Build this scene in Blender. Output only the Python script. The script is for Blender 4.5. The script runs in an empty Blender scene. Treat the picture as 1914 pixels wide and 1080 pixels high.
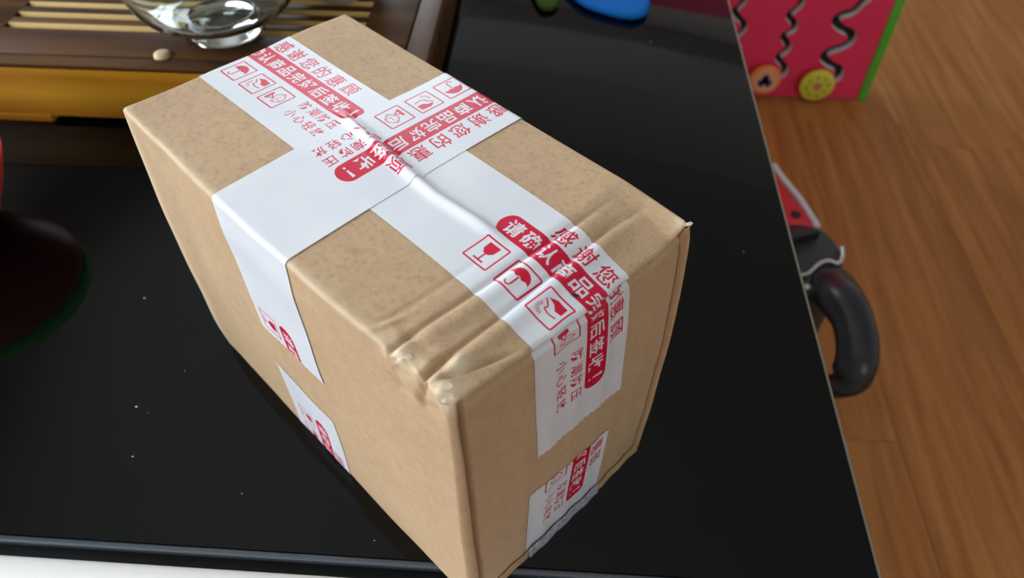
import bpy, bmesh, math, random
import numpy as np
from mathutils import Vector, Matrix
random.seed(7)
sc = bpy.context.scene
COL = sc.collection
PI = math.pi
# ------------------------------------------------------------------ camera
S = 0.38                       # camera height above the table top, metres
TZ = 0.42                      # table top height above the floor
F_PX = 1406.37
PITCH = 0.8368
CAM_YAW = 0.0644               # the room axes are those of the table
CAM = Vector((0, 0, TZ + S))
cam_d = bpy.data.cameras.new('camera')
cam = bpy.data.objects.new('camera', cam_d); COL.objects.link(cam)
cam.location = CAM
cam.rotation_euler = (PI / 2 - PITCH, 0, CAM_YAW)
cam_d.sensor_width = 36.0
cam_d.lens = F_PX / 1914 * 36.0
cam_d.clip_start = 0.01
cam_d.dof.use_dof = True
cam_d.dof.focus_distance = 0.325
cam_d.dof.aperture_fstop = 10.5
sc.camera = cam
_fw = Vector((-math.sin(CAM_YAW) * math.cos(PITCH), math.cos(CAM_YAW) * math.cos(PITCH), -math.sin(PITCH)))
_rt = Vector((math.cos(CAM_YAW), math.sin(CAM_YAW), 0))
_up = _rt.cross(_fw)
def ray(x, y):
    return _fw * F_PX + _rt * (x - 957) - _up * (y - 540)
def U(x, y, z):                # where the sight line of a photo point meets the level z
    d = ray(x, y); t = (z - CAM.z) / d.z
    return CAM + d * t
def UY(x, y, Y):               # ... or meets the upright plane y = Y
    d = ray(x, y); t = (Y - CAM.y) / d.y
    return CAM + d * t
def R2(x, y):
    c, s = math.cos(CAM_YAW), math.sin(CAM_YAW)
    return Vector(((c * x - s * y) * S, (s * x + c * y) * S, 0))
# ------------------------------------------------------------------ light
sc.view_settings.view_transform = 'Standard'
sc.view_settings.look = 'None'
sc.view_settings.exposure = 0.0
sc.view_settings.gamma = 1.0
sc.view_settings.use_curve_mapping = False
world = bpy.data.worlds.new('daylight'); sc.world = world
world.use_nodes = True
bg = world.node_tree.nodes['Background']
bg.inputs[0].default_value = (0.86, 0.93, 1.0, 1)
bg.inputs[1].default_value = 9.0
try:
    sc.cycles.max_bounces = 8; sc.cycles.diffuse_bounces = 4
    sc.cycles.glossy_bounces = 4; sc.cycles.transmission_bounces = 8
    sc.cycles.transparent_max_bounces = 12
    sc.cycles.caustics_refractive = False; sc.cycles.caustics_reflective = False
    sc.cycles.use_denoising = True
except Exception: pass
# room box: x0..x1, y0..y1, height
RX0, RX1, RY0, RY1, RH = -2.3, 3.4, -2.6, 3.0, 2.75
WL = (-1.9, 1.9, 0.55, 2.35)      # left window: y0,y1,z0,z1
WF = (-1.35, -0.25, 0.9, 2.45)    # far window:  x0,x1,z0,z1
W_FILL = (1.3, 2.3, 1.2, 2.1)         # unseen opening behind the camera, added as fill for the front flap
def portal(name, loc, rot, sx, sy):
    d = bpy.data.lights.new(name, 'AREA'); d.shape = 'RECTANGLE'; d.size = sx; d.size_y = sy
    d.cycles.is_portal = True
    o = bpy.data.objects.new(name, d); COL.objects.link(o); o.location = loc; o.rotation_euler = rot
portal('window_portal', (RX0 + 0.01, (WL[0] + WL[1]) / 2, (WL[2] + WL[3]) / 2), (0, -PI / 2, 0), WL[3] - WL[2], WL[1] - WL[0])
portal('window_portal', ((WF[0] + WF[1]) / 2, RY1 - 0.01, (WF[2] + WF[3]) / 2), (-PI / 2, 0, 0), WF[1] - WF[0], WF[3] - WF[2])
portal('window_portal', ((W_FILL[0] + W_FILL[1]) / 2, RY0 + 0.01, (W_FILL[2] + W_FILL[3]) / 2), (PI / 2, 0, 0), W_FILL[1] - W_FILL[0], W_FILL[3] - W_FILL[2])  # portal for the added fill opening
# ------------------------------------------------------------------ helpers
def link(o, parent=None):
    COL.objects.link(o)
    if parent is not None: o.parent = parent
    return o
def empty(name, loc=(0, 0, 0), rz=0.0):
    o = bpy.data.objects.new(name, None); link(o); o.location = loc; o.rotation_euler = (0, 0, rz)
    o.empty_display_size = 0.03
    return o
def tag(o, label, cat, group=None):
    o['label'] = label; o['category'] = cat
    if group: o['group'] = group
    return o
def mesh_obj(name, bm, mats, parent=None, smooth=False, ang=None):
    me = bpy.data.meshes.new(name)
    bmesh.ops.recalc_face_normals(bm, faces=bm.faces)
    bm.to_mesh(me); bm.free()
    if not isinstance(mats, (list, tuple)): mats = [mats]
    for m in mats: me.materials.append(m)
    if smooth: me.shade_smooth()
    if ang is not None:
        me.shade_smooth()
        try: me.set_sharp_from_angle(angle=math.radians(ang))
        except Exception: pass
    return link(bpy.data.objects.new(name, me), parent)
def struct(o): o['kind'] = 'structure'; return o
def bx(bm, x0, x1, y0, y1, z0, z1, bev=0.0, seg=2):
    r = bmesh.ops.create_cube(bm, size=1)
    vs = r['verts']
    bmesh.ops.scale(bm, vec=(x1 - x0, y1 - y0, z1 - z0), verts=vs)
    bmesh.ops.translate(bm, vec=((x0 + x1) / 2, (y0 + y1) / 2, (z0 + z1) / 2), verts=vs)
    if bev > 0:
        es = list({e for v in vs for e in v.link_edges})
        bmesh.ops.bevel(bm, geom=es, offset=bev, segments=seg, profile=0.5, affect='EDGES')
def boxo(name, mat, parent, *a, bev=0.0, ang=40):
    bm = bmesh.new(); bx(bm, *a, bev=bev)
    return mesh_obj(name, bm, mat, parent, ang=ang)
def lathe(bm, prof, n=64, c=(0, 0, 0), close=False):
    rings = []
    for r, z in prof:
        if r < 1e-6: rings.append([bm.verts.new((c[0], c[1], c[2] + z))])
        else: rings.append([bm.verts.new((c[0] + r * math.cos(2 * PI * k / n), c[1] + r * math.sin(2 * PI * k / n), c[2] + z)) for k in range(n)])
    prs = list(zip(rings, rings[1:])) + ([(rings[-1], rings[0])] if close else [])
    for a, b in prs:
        for k in range(n):
            k2 = (k + 1) % n
            if len(a) == 1 and len(b) == 1: continue
            if len(a) == 1: bm.faces.new((a[0], b[k], b[k2]))
            elif len(b) == 1: bm.faces.new((a[k], a[k2], b[0]))
            else: bm.faces.new((a[k], a[k2], b[k2], b[k]))
def smooth_path(pts, sub=6, closed=False):
    P = [Vector(p) for p in pts]; out = []; n = len(P)
    rng = range(n if closed else n - 1)
    for i in rng:
        p0 = P[(i - 1) % n] if (closed or i > 0) else P[0]
        p1 = P[i]; p2 = P[(i + 1) % n]
        p3 = P[(i + 2) % n] if (closed or i + 2 < n) else P[-1]
        for k in range(sub):
            t = k / sub
            out.append(0.5 * ((2 * p1) + (p2 - p0) * t + (2 * p0 - 5 * p1 + 4 * p2 - p3) * t * t + (3 * p1 - p0 - 3 * p2 + p3) * t ** 3))
    if not closed: out.append(P[-1])
    return out
def tube(bm, path, rad, n=12, up=Vector((0, 0, 1)), flat=1.0, cap=True):
    """sweep along path; rad may be a list; flat scales the ring along up."""
    rings = []
    for i, p in enumerate(path):
        a = path[max(i - 1, 0)]; b = path[min(i + 1, len(path) - 1)]
        t = (b - a).normalized(); s = t.cross(up)
        if s.length < 1e-5: s = t.cross(Vector((1, 0, 0)))
        s.normalize(); w = s.cross(t).normalized()
        r = rad[i] if isinstance(rad, (list, tuple)) else rad
        rings.append([bm.verts.new(p + s * (r * math.cos(2 * PI * k / n)) + w * (r * flat * math.sin(2 * PI * k / n))) for k in range(n)])
    for a, b in zip(rings, rings[1:]):
        for k in range(n): bm.faces.new((a[k], a[(k + 1) % n], b[(k + 1) % n], b[k]))
    if cap:
        bm.faces.new(rings[0]); bm.faces.new(rings[-1])
def ss(a, b, x):
    t = np.clip((x - a) / (b - a), 0, 1); return t * t * (3 - 2 * t)
def srgb(r, g, b):
    f = lambda c: c / 12.92 if c <= 0.04045 else ((c + 0.055) / 1.055) ** 2.4
    return (f(r / 255), f(g / 255), f(b / 255), 1)
# ------------------------------------------------------------------ materials
def new_mat(name):
    m = bpy.data.materials.new(name); m.use_nodes = True
    nt = m.node_tree; return m, nt, nt.nodes['Principled BSDF']
def N(nt, t, **kw):
    n = nt.nodes.new(t)
    for k, v in kw.items(): setattr(n, k, v)
    return n
def coords(nt, scale=(1, 1, 1), rnd=False, rot=(0, 0, 0)):
    tc = N(nt, 'ShaderNodeTexCoord'); mp = N(nt, 'ShaderNodeMapping')
    mp.inputs['Scale'].default_value = scale; mp.inputs['Rotation'].default_value = rot
    nt.links.new(tc.outputs['Object'], mp.inputs['Vector'])
    if rnd:
        oi = N(nt, 'ShaderNodeObjectInfo'); mu = N(nt, 'ShaderNodeVectorMath', operation='SCALE')
        mu.inputs[0].default_value = (13.7, 5.1, 9.3)
        nt.links.new(oi.outputs['Random'], mu.inputs['Scale'])
        ad = N(nt, 'ShaderNodeVectorMath', operation='ADD')
        nt.links.new(tc.outputs['Object'], ad.inputs[0]); nt.links.new(mu.outputs[0], ad.inputs[1])
        nt.links.new(ad.outputs[0], mp.inputs['Vector'])
    return mp.outputs['Vector']
def noise(nt, vec, scale, detail=4, rough=0.55, dist=0.0):
    n = N(nt, 'ShaderNodeTexNoise'); n.inputs['Scale'].default_value = scale
    n.inputs['Detail'].default_value = detail; n.inputs['Roughness'].default_value = rough
    n.inputs['Distortion'].default_value = dist
    nt.links.new(vec, n.inputs['Vector']); return n.outputs['Fac']
def ramp(nt, fac, stops):
    r = N(nt, 'ShaderNodeValToRGB'); e = r.color_ramp.elements
    while len(e) < len(stops): e.new(0.5)
    for el, (p, c) in zip(e, stops): el.position = p; el.color = c
    nt.links.new(fac, r.inputs['Fac']); return r.outputs['Color']
def bump(nt, fac, strength, dist, bsdf):
    b = N(nt, 'ShaderNodeBump'); b.inputs['Strength'].default_value = strength; b.inputs['Distance'].default_value = dist
    nt.links.new(fac, b.inputs['Height']); nt.links.new(b.outputs['Normal'], bsdf.inputs['Normal'])
def plain(name, col, rough=0.5, spec=0.5, metal=0.0, var=0.06, nscale=40, bmp=0.0, coat=0.0):
    m, nt, b = new_mat(name)
    f = noise(nt, coords(nt), nscale, 3)
    lo = tuple(c * (1 - var) for c in col[:3]) + (1,); hi = tuple(min(1, c * (1 + var)) for c in col[:3]) + (1,)
    nt.links.new(ramp(nt, f, [(0.3, lo), (0.7, hi)]), b.inputs['Base Color'])
    b.inputs['Roughness'].default_value = rough; b.inputs['Specular IOR Level'].default_value = spec
    b.inputs['Metallic'].default_value = metal; b.inputs['Coat Weight'].default_value = coat
    if bmp: bump(nt, f, bmp, 0.001, b)
    return m
M = {}
# kraft cardboard: mottled fibres, faint corrugation
def kraft(name, k=1.0, worn_lit=False):
    m, nt, b = new_mat(name)
    v = coords(nt)
    f1 = noise(nt, v, 130, 6, 0.7); f2 = noise(nt, coords(nt, (1, 1, 6)), 380, 3, 0.6); f3 = noise(nt, v, 9, 3)
    c = lambda r, g, bb: (r * k, g * k, bb * k, 1)
    c1 = ramp(nt, f1, [(0.3, c(0.445, 0.305, 0.178)), (0.7, c(0.505, 0.352, 0.212))])
    c2 = ramp(nt, f2, [(0.28, (0.72, 0.70, 0.66, 1)), (0.5, (1, 1, 1, 1)), (0.75, (1.0, 1.0, 1.0, 1))])
    mx = N(nt, 'ShaderNodeMixRGB', blend_type='MULTIPLY'); mx.inputs[0].default_value = 0.7
    nt.links.new(c1, mx.inputs[1]); nt.links.new(c2, mx.inputs[2])
    c3 = ramp(nt, f3, [(0.3, (0.93, 0.92, 0.9, 1)), (0.7, (1.0, 1.0, 1.0, 1))])
    mx2 = N(nt, 'ShaderNodeMixRGB', blend_type='MULTIPLY'); mx2.inputs[0].default_value = 1.0
    nt.links.new(mx.outputs[0], mx2.inputs[1]); nt.links.new(c3, mx2.inputs[2])
    # sparse dark flecks of recycled fibre
    vo = N(nt, 'ShaderNodeTexVoronoi'); vo.inputs['Scale'].default_value = 130
    nt.links.new(coords(nt, (1, 1, 1.6)), vo.inputs['Vector'])
    fl = ramp(nt, vo.outputs['Distance'], [(0.0, (0.62, 0.56, 0.5, 1)), (0.05, (1, 1, 1, 1))])
    mx3 = N(nt, 'ShaderNodeMixRGB', blend_type='MULTIPLY'); mx3.inputs[0].default_value = 0.35
    nt.links.new(mx2.outputs[0], mx3.inputs[1]); nt.links.new(fl, mx3.inputs[2])
    col = mx3.outputs[0]
    if worn_lit:
        at = N(nt, 'ShaderNodeAttribute', attribute_name='wear_light'); mw = N(nt, 'ShaderNodeMixRGB')  # mask holds real scuffs and painted highlight
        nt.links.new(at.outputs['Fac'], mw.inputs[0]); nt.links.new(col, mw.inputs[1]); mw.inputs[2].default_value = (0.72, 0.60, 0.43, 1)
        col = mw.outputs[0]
    nt.links.new(col, b.inputs['Base Color'])
    b.inputs['Roughness'].default_value = 0.72; b.inputs['Specular IOR Level'].default_value = 0.35
    bump(nt, f1, 0.25, 0.0006, b)
    return m
M['kraft'] = kraft('kraft_cardboard')
M['kraft_worn_lit'] = kraft('kraft_cardboard_worn_lit', 1.0, True)
M['kraft_pale'] = kraft('pale_cut_edge', 1.55)
M['torn'] = plain('torn_paper', (0.62, 0.5, 0.36), 0.9, 0.1, var=0.25, nscale=400, bmp=0.5)
M['torn_grey'] = plain('bared_grey_liner', (0.34, 0.3, 0.25), 0.9, 0.1, var=0.4, nscale=500, bmp=0.5)
# black glass
m, nt, b = new_mat('black_glass')
b.inputs['Base Color'].default_value = (0.0012, 0.0015, 0.0018, 1); b.inputs['Roughness'].default_value = 0.035
b.inputs['IOR'].default_value = 1.45; b.inputs['Specular IOR Level'].default_value = 0.24
fs = noise(nt, coords(nt), 14, 3)
nt.links.new(ramp(nt, fs, [(0.3, (0.03, 0.03, 0.03, 1)), (0.75, (0.07, 0.07, 0.07, 1))]), b.inputs['Roughness'])
M['glass_top'] = m
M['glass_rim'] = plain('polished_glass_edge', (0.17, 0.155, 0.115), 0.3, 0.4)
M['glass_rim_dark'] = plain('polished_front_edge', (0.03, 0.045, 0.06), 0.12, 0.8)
M['white_lacquer'] = plain('white_lacquer', (0.95, 0.95, 0.92), 0.3, 0.5, var=0.01)
M['black_gap'] = plain('black_base', (0.006, 0.006, 0.006), 0.5)
M['wall'] = plain('wall_paint', (0.66, 0.64, 0.60), 0.9, 0.2, var=0.02, nscale=6)
M['ceiling'] = plain('ceiling_paint', (0.75, 0.75, 0.73), 0.9, 0.2, var=0.02, nscale=4)
M['frame_white'] = plain('window_frame_white', (0.75, 0.75, 0.74), 0.4)
# woods
def wood(name, cols, along='Y', fine=160, rough=0.35, rings=3.0, rnd=True, spec=0.5, tint=0.0, coat=0.0, dist=3.0, ww=0.22):
    m, nt, b = new_mat(name)
    st = {'X': (0.07, 1, 1), 'Y': (1, 0.07, 1), 'Z': (1, 1, 0.07)}[along]
    v = coords(nt, st, rnd)
    f1 = noise(nt, v, rings * 6, 3, 0.5, dist * 0.35)
    wv = N(nt, 'ShaderNodeTexWave', wave_type='BANDS', bands_direction={'X': 'Y', 'Y': 'X', 'Z': 'X'}[along])
    wv.inputs['Scale'].default_value = rings * 2.2; wv.inputs['Distortion'].default_value = dist * 2.2
    wv.inputs['Detail'].default_value = 2; wv.inputs['Detail Scale'].default_value = 1.2
    nt.links.new(v, wv.inputs['Vector'])
    f2 = noise(nt, v, fine, 4, 0.6)
    a1 = N(nt, 'ShaderNodeMath', operation='MULTIPLY'); a1.inputs[1].default_value = 0.64 - ww; nt.links.new(f1, a1.inputs[0])
    a2 = N(nt, 'ShaderNodeMath', operation='MULTIPLY_ADD'); a2.inputs[1].default_value = ww
    nt.links.new(wv.outputs['Fac'], a2.inputs[0]); nt.links.new(a1.outputs[0], a2.inputs[2])
    a3 = N(nt, 'ShaderNodeMath', operation='MULTIPLY_ADD'); a3.inputs[1].default_value = 0.36
    nt.links.new(f2, a3.inputs[0]); nt.links.new(a2.outputs[0], a3.inputs[2])
    c = ramp(nt, a3.outputs[0], [(0.30, cols[0]), (0.5, cols[1]), (0.68, cols[2])])
    if tint:
        oi = N(nt, 'ShaderNodeObjectInfo')
        hs = N(nt, 'ShaderNodeHueSaturation')
        mr = N(nt, 'ShaderNodeMapRange'); mr.inputs['To Min'].default_value = 1 - tint; mr.inputs['To Max'].default_value = 1 + tint
        nt.links.new(oi.outputs['Random'], mr.inputs['Value']); nt.links.new(mr.outputs[0], hs.inputs['Value'])
        nt.links.new(c, hs.inputs['Color']); c = hs.outputs[0]
    nt.links.new(c, b.inputs['Base Color'])
    b.inputs['Roughness'].default_value = rough; b.inputs['Specular IOR Level'].default_value = spec
    b.inputs['Coat Weight'].default_value = coat; b.inputs['Coat Roughness'].default_value = 0.1
    bump(nt, f2, 0.08, 0.0005, b)
    return m
M['laminate'] = wood('laminate_oak', [(0.27, 0.095, 0.022, 1), (0.36, 0.140, 0.034, 1), (0.44, 0.190, 0.050, 1)], 'Y', 110, 0.5, 4.2, tint=0.04, spec=0.25, dist=6.0, ww=0.09)
M['tray_dark'] = wood('dark_walnut', [(0.03, 0.011, 0.003, 1), (0.058, 0.023, 0.006, 1), (0.095, 0.041, 0.011, 1)], 'X', 60, 0.55, 5, spec=0.1)
M['tray_front'] = wood('golden_varnished_wood', [(0.24, 0.075, 0.004, 1), (0.48, 0.20, 0.012, 1), (0.70, 0.35, 0.028, 1)], 'X', 25, 0.3, 9, coat=0.3, dist=1.0)
M['tray_rail'] = wood('brown_side_rail', [(0.05, 0.024, 0.013, 1), (0.075, 0.036, 0.02, 1), (0.10, 0.05, 0.028, 1)], 'Y', 60, 0.5, 5, spec=0.3)
M['slot_yellow'] = wood('sawn_yellow_wood', [(0.5, 0.31, 0.08, 1), (0.62, 0.41, 0.12, 1), (0.72, 0.5, 0.17, 1)], 'X', 60, 0.55, 5)
M['peg'] = plain('pale_peg_wood', (0.62, 0.46, 0.26), 0.5)
M['tape_foil'] = plain('shiny_tape_fold', (0.62, 0.66, 0.72), 0.2, 0.8, var=0.35, nscale=500, bmp=0.4)
# clear glass
m, nt, b = new_mat('clear_glass')
b.inputs['Base Color'].default_value = (0.93, 0.98, 0.97, 1); b.inputs['Roughness'].default_value = 0.0
b.inputs['Transmission Weight'].default_value = 1.0; b.inputs['IOR'].default_value = 1.5
M['clear_glass'] = m
m, nt, b = new_mat('window_pane')   # thin pane
for n in list(nt.nodes):
    if n.type != 'OUTPUT_MATERIAL': nt.nodes.remove(n)
tr = N(nt, 'ShaderNodeBsdfTransparent'); gl = N(nt, 'ShaderNodeBsdfGlossy'); gl.inputs['Roughness'].default_value = 0.02
fr = N(nt, 'ShaderNodeFresnel'); fr.inputs['IOR'].default_value = 1.3; mx = N(nt, 'ShaderNodeMixShader')
nt.links.new(fr.outputs[0], mx.inputs[0]); nt.links.new(tr.outputs[0], mx.inputs[1]); nt.links.new(gl.outputs[0], mx.inputs[2])
nt.links.new(mx.outputs[0], nt.nodes['Material Output'].inputs[0])
M['pane'] = m
M['toy_red'] = plain('red_painted_board', (0.78, 0.035, 0.11), 0.38, 0.5, var=0.05, nscale=8)
M['toy_green'] = plain('green_edge_plastic', (0.10, 0.48, 0.045), 0.4, 0.5)
M['slot_white'] = plain('raw_board_edge', (0.93, 0.9, 0.93), 0.6)
M['slot_black'] = plain('slot_shadow_panel', (0.008, 0.006, 0.006), 0.7)
M['orange'] = plain('orange_paint', (0.75, 0.24, 0.05), 0.4)
M['peach'] = plain('peach_paint', (0.78, 0.38, 0.2), 0.4)
M['navy'] = plain('navy_print', (0.035, 0.035, 0.16), 0.5)
M['yellow'] = plain('yellow_paint', (0.66, 0.60, 0.05), 0.4)
M['dot_green'] = plain('green_print', (0.22, 0.42, 0.05), 0.5)
M['dot_pink'] = plain('dusty_pink_print', (0.5, 0.22, 0.14), 0.5)
M['black_plastic'] = plain('black_plastic', (0.009, 0.011, 0.016), 0.32, 0.4)
M['black_soft'] = plain('charcoal_soft_plastic', (0.022, 0.028, 0.03), 0.45, 0.4)
M['silver'] = plain('silver_trim', (0.5, 0.52, 0.52), 0.3, 0.5, metal=0.7)
M['red_plastic'] = plain('bright_red_plastic', (0.55, 0.008, 0.02), 0.35, 0.5)
M['white_plastic'] = plain('white_plastic', (0.6, 0.58, 0.62), 0.35, 0.5)
M['tub_red'] = plain('red_plastic_tub', (0.72, 0.045, 0.035), 0.35, 0.5)
M['tub_green'] = plain('green_plastic_rim', (0.10, 0.85, 0.12), 0.35, 0.5)
M['toy_blue'] = plain('blue_plastic', (0.006, 0.10, 0.36), 0.85, 0.1)
M['toy_lime'] = plain('lime_plastic', (0.03, 0.06, 0.006), 0.85, 0.1)
M['porcelain'] = plain('white_porcelain', (0.62, 0.64, 0.66), 0.2, 0.6, var=0.02)
M['dust'] = plain('pale_dust', (0.6, 0.6, 0.58), 0.8)
# ------------------------------------------------------------------ room
T = 0.12
def wall_with_hole(name, axis, pos, a0, a1, hole, mat, sgn):
    """upright wall in the plane axis=pos, spanning a0..a1, with an opening hole=(h0,h1,z0,z1)."""
    bm = bmesh.new()
    lo, hi = (pos, pos + sgn * T) if sgn > 0 else (pos + sgn * T, pos)
    def seg(b0, b1, z0, z1):
        if axis == 'x': bx(bm, lo, hi, b0, b1, z0, z1)
        else: bx(bm, b0, b1, lo, hi, z0, z1)
    if hole:
        h0, h1, z0, z1 = hole
        seg(a0, h0, 0, RH); seg(h1, a1, 0, RH); seg(h0, h1, 0, z0); seg(h0, h1, z1, RH)
    else: seg(a0, a1, 0, RH)
    return struct(mesh_obj(name, bm, mat))
wall_with_hole('wall_left', 'x', RX0, RY0, RY1, WL, M['wall'], -1)
wall_with_hole('wall_far', 'y', RY1, RX0, RX1, WF, M['wall'], 1)
wall_with_hole('wall_right', 'x', RX1, RY0, RY1, None, M['wall'], 1)
wall_with_hole('wall_near', 'y', RY0, RX0, RX1, W_FILL, M['wall'], -1)
bm = bmesh.new(); bx(bm, RX0 - T, RX1 + T, RY0 - T, RY1 + T, RH, RH + 0.1)
struct(mesh_obj('ceiling', bm, M['ceiling']))
def window(name, axis, pos, a0, a1, z0, z1, n):
    w = struct(empty(name, (0, 0, 0)))
    t = 0.05
    def part(nm, mat, b0, b1, c0, c1, d):
        bm = bmesh.new()
        if axis == 'x': bx(bm, pos - d / 2, pos + d / 2, b0, b1, c0, c1)
        else: bx(bm, b0, b1, pos - d / 2, pos + d / 2, c0, c1)
        return mesh_obj(nm, bm, mat, w)
    part('window_frame', M['frame_white'], a0, a1, z0, z0 + t, 0.06); part('window_frame', M['frame_white'], a0, a1, z1 - t, z1, 0.06)
    st = (a1 - a0) / n
    for i in range(n + 1):
        c = min(max(a0 + i * st, a0 + t / 2), a1 - t / 2)
        part('window_frame', M['frame_white'], c - t / 2, c + t / 2, z0 + t, z1 - t, 0.06)
    for i in range(n): part('pane', M['pane'], a0 + i * st + t / 2 + (t / 2 if i == 0 else 0), a0 + (i + 1) * st - t / 2 - (t / 2 if i == n - 1 else 0), z0 + t, z1 - t, 0.004)
window('window_1', 'x', RX0 - 0.06, *WL, 3)
window('window_2', 'y', RY1 + 0.06, *WF, 2)
window('added_fill_window', 'y', RY0 - 0.06, *W_FILL, 2)  # added behind the camera for fill light
# unseen white block, added to mirror as a pale band in the black glass
bm = bmesh.new(); bx(bm, -0.2, 1.9, RY1 - 0.305, RY1 - 0.003, 1.50, 1.86, bev=0.03)
tag(mesh_obj('mirror_band_block', bm, M['porcelain'], ang=40), 'added unseen white block, mirrored as a pale band in the far black glass', 'reflection block')
# floor: single laminate planks
floor = struct(empty('floor'))
bm = bmesh.new(); bx(bm, RX0, RX1, RY0, RY1, -0.05, -0.010)
mesh_obj('subfloor', bm, M['black_gap'], floor)
PW, PL = 0.187, 1.215
s1 = U(1680, 826, 0); j2 = U(1600, 228, 0); j1 = s1.y; j3 = U(1900, 246, 0).y
bm = bmesh.new(); bx(bm, -PW / 2 + 0.0002, PW / 2 - 0.0002, -PL / 2 + 0.0003, PL / 2 - 0.0003, -0.010, 0, bev=0.0004, seg=1)
pl0 = mesh_obj('plank', bm, M['laminate'], floor); pm = pl0.data; first = True
k0 = int((RX0 - s1.x) / PW); k1 = int((RX1 - s1.x) / PW)
phase = {-1: j1, 0: j2.y, 1: j1 - 0.62, 2: j3, 3: j2.y - 0.35, 4: j1 + 0.2}
for k in range(k0, k1):
    x = s1.x + (k + 0.5) * PW
    ph = phase.get(k, random.random() * PL)
    j = math.ceil((RY0 - ph) / PL)
    while ph + (j + 1) * PL < RY1 + 0.3:
        y = ph + (j + 0.5) * PL
        o = pl0 if first else link(bpy.data.objects.new('plank', pm), floor)
        first = False
        o.location = (x, y, 0); j += 1
# ------------------------------------------------------------------ table
pr = U(1640, 1080, TZ); pr2 = U(1362, 0, TZ)
TXR = (pr.x + pr2.x) / 2 + 0.001
TY0 = (U(0, 1005, TZ).y + U(830, 1060, TZ).y) / 2
TX0, TY1 = -0.95, 1.25
G = 0.008
table = empty('coffee_table', ((TX0 + TXR) / 2, (TY0 + TY1) / 2, 0))
tag(table, 'low cabinet table with black mirror-gloss glass top and white body', 'table')
def tb(name, mat, *a, bev=0.0):
    o = boxo(name, mat, None, *a, bev=bev); o.parent = table; o.matrix_parent_inverse = Matrix.Translation(-table.location); return o
tb('glass_top', M['glass_top'], TX0, TXR - 0.0012, TY0 + 0.0024, TY1, TZ - G, TZ, bev=0.0006)
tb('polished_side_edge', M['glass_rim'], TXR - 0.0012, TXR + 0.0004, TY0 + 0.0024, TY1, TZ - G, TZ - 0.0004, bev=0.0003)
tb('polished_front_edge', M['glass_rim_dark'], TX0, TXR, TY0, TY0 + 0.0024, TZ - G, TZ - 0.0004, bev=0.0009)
tb('plinth', M['black_gap'], TX0 + 0.03, TXR - 0.10, TY0 + 0.02, TY1 - 0.03, 0.0, 0.10)
tb('shadow_gap', M['black_gap'], TX0 + 0.005, TXR - 0.06, TY0 + 0.006, TY1 - 0.01, TZ - G - 0.006, TZ - G)
tb('shadow_rebate', M['black_gap'], TX0 + 0.01, TXR - 0.056, TY0 - 0.0030, TY0 + 0.008, 0.11, TZ - G - 0.010)
tb('body', M['white_lacquer'], TX0 + 0.01, TXR - 0.055, TY0 + 0.0085, TY1 - 0.01, 0.10, TZ - G - 0.006, bev=0.003)
tb('drawer_front', M['white_lacquer'], TX0 + 0.005, TXR - 0.05, TY0 - 0.042, TY0 - 0.0035, 0.10, TZ - G - 0.003, bev=0.003)
# crumbs of dust on the glass
bm = bmesh.new()
for (x, y, r) in [(270, 557, .0006), (255, 760, .0006), (248, 853, .00045), (276, 771, .0002), (345, 693, .00025), (452, 922, .0003), (1216, 78, .0004), (700, 1010, .0003), (1390, 470, .0003)]:
    p = U(x, y, TZ + r * 0.6)
    r0 = bmesh.ops.create_icosphere(bm, subdivisions=1, radius=r, matrix=Matrix.Translation(p) @ Matrix.Diagonal((1.5, 1, 0.6, 1)))
o = mesh_obj('dust_crumbs', bm, M['dust'], smooth=True); tag(o, 'tiny pale dust crumbs scattered on the black glass', 'dust'); o['kind'] = 'stuff'
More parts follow.
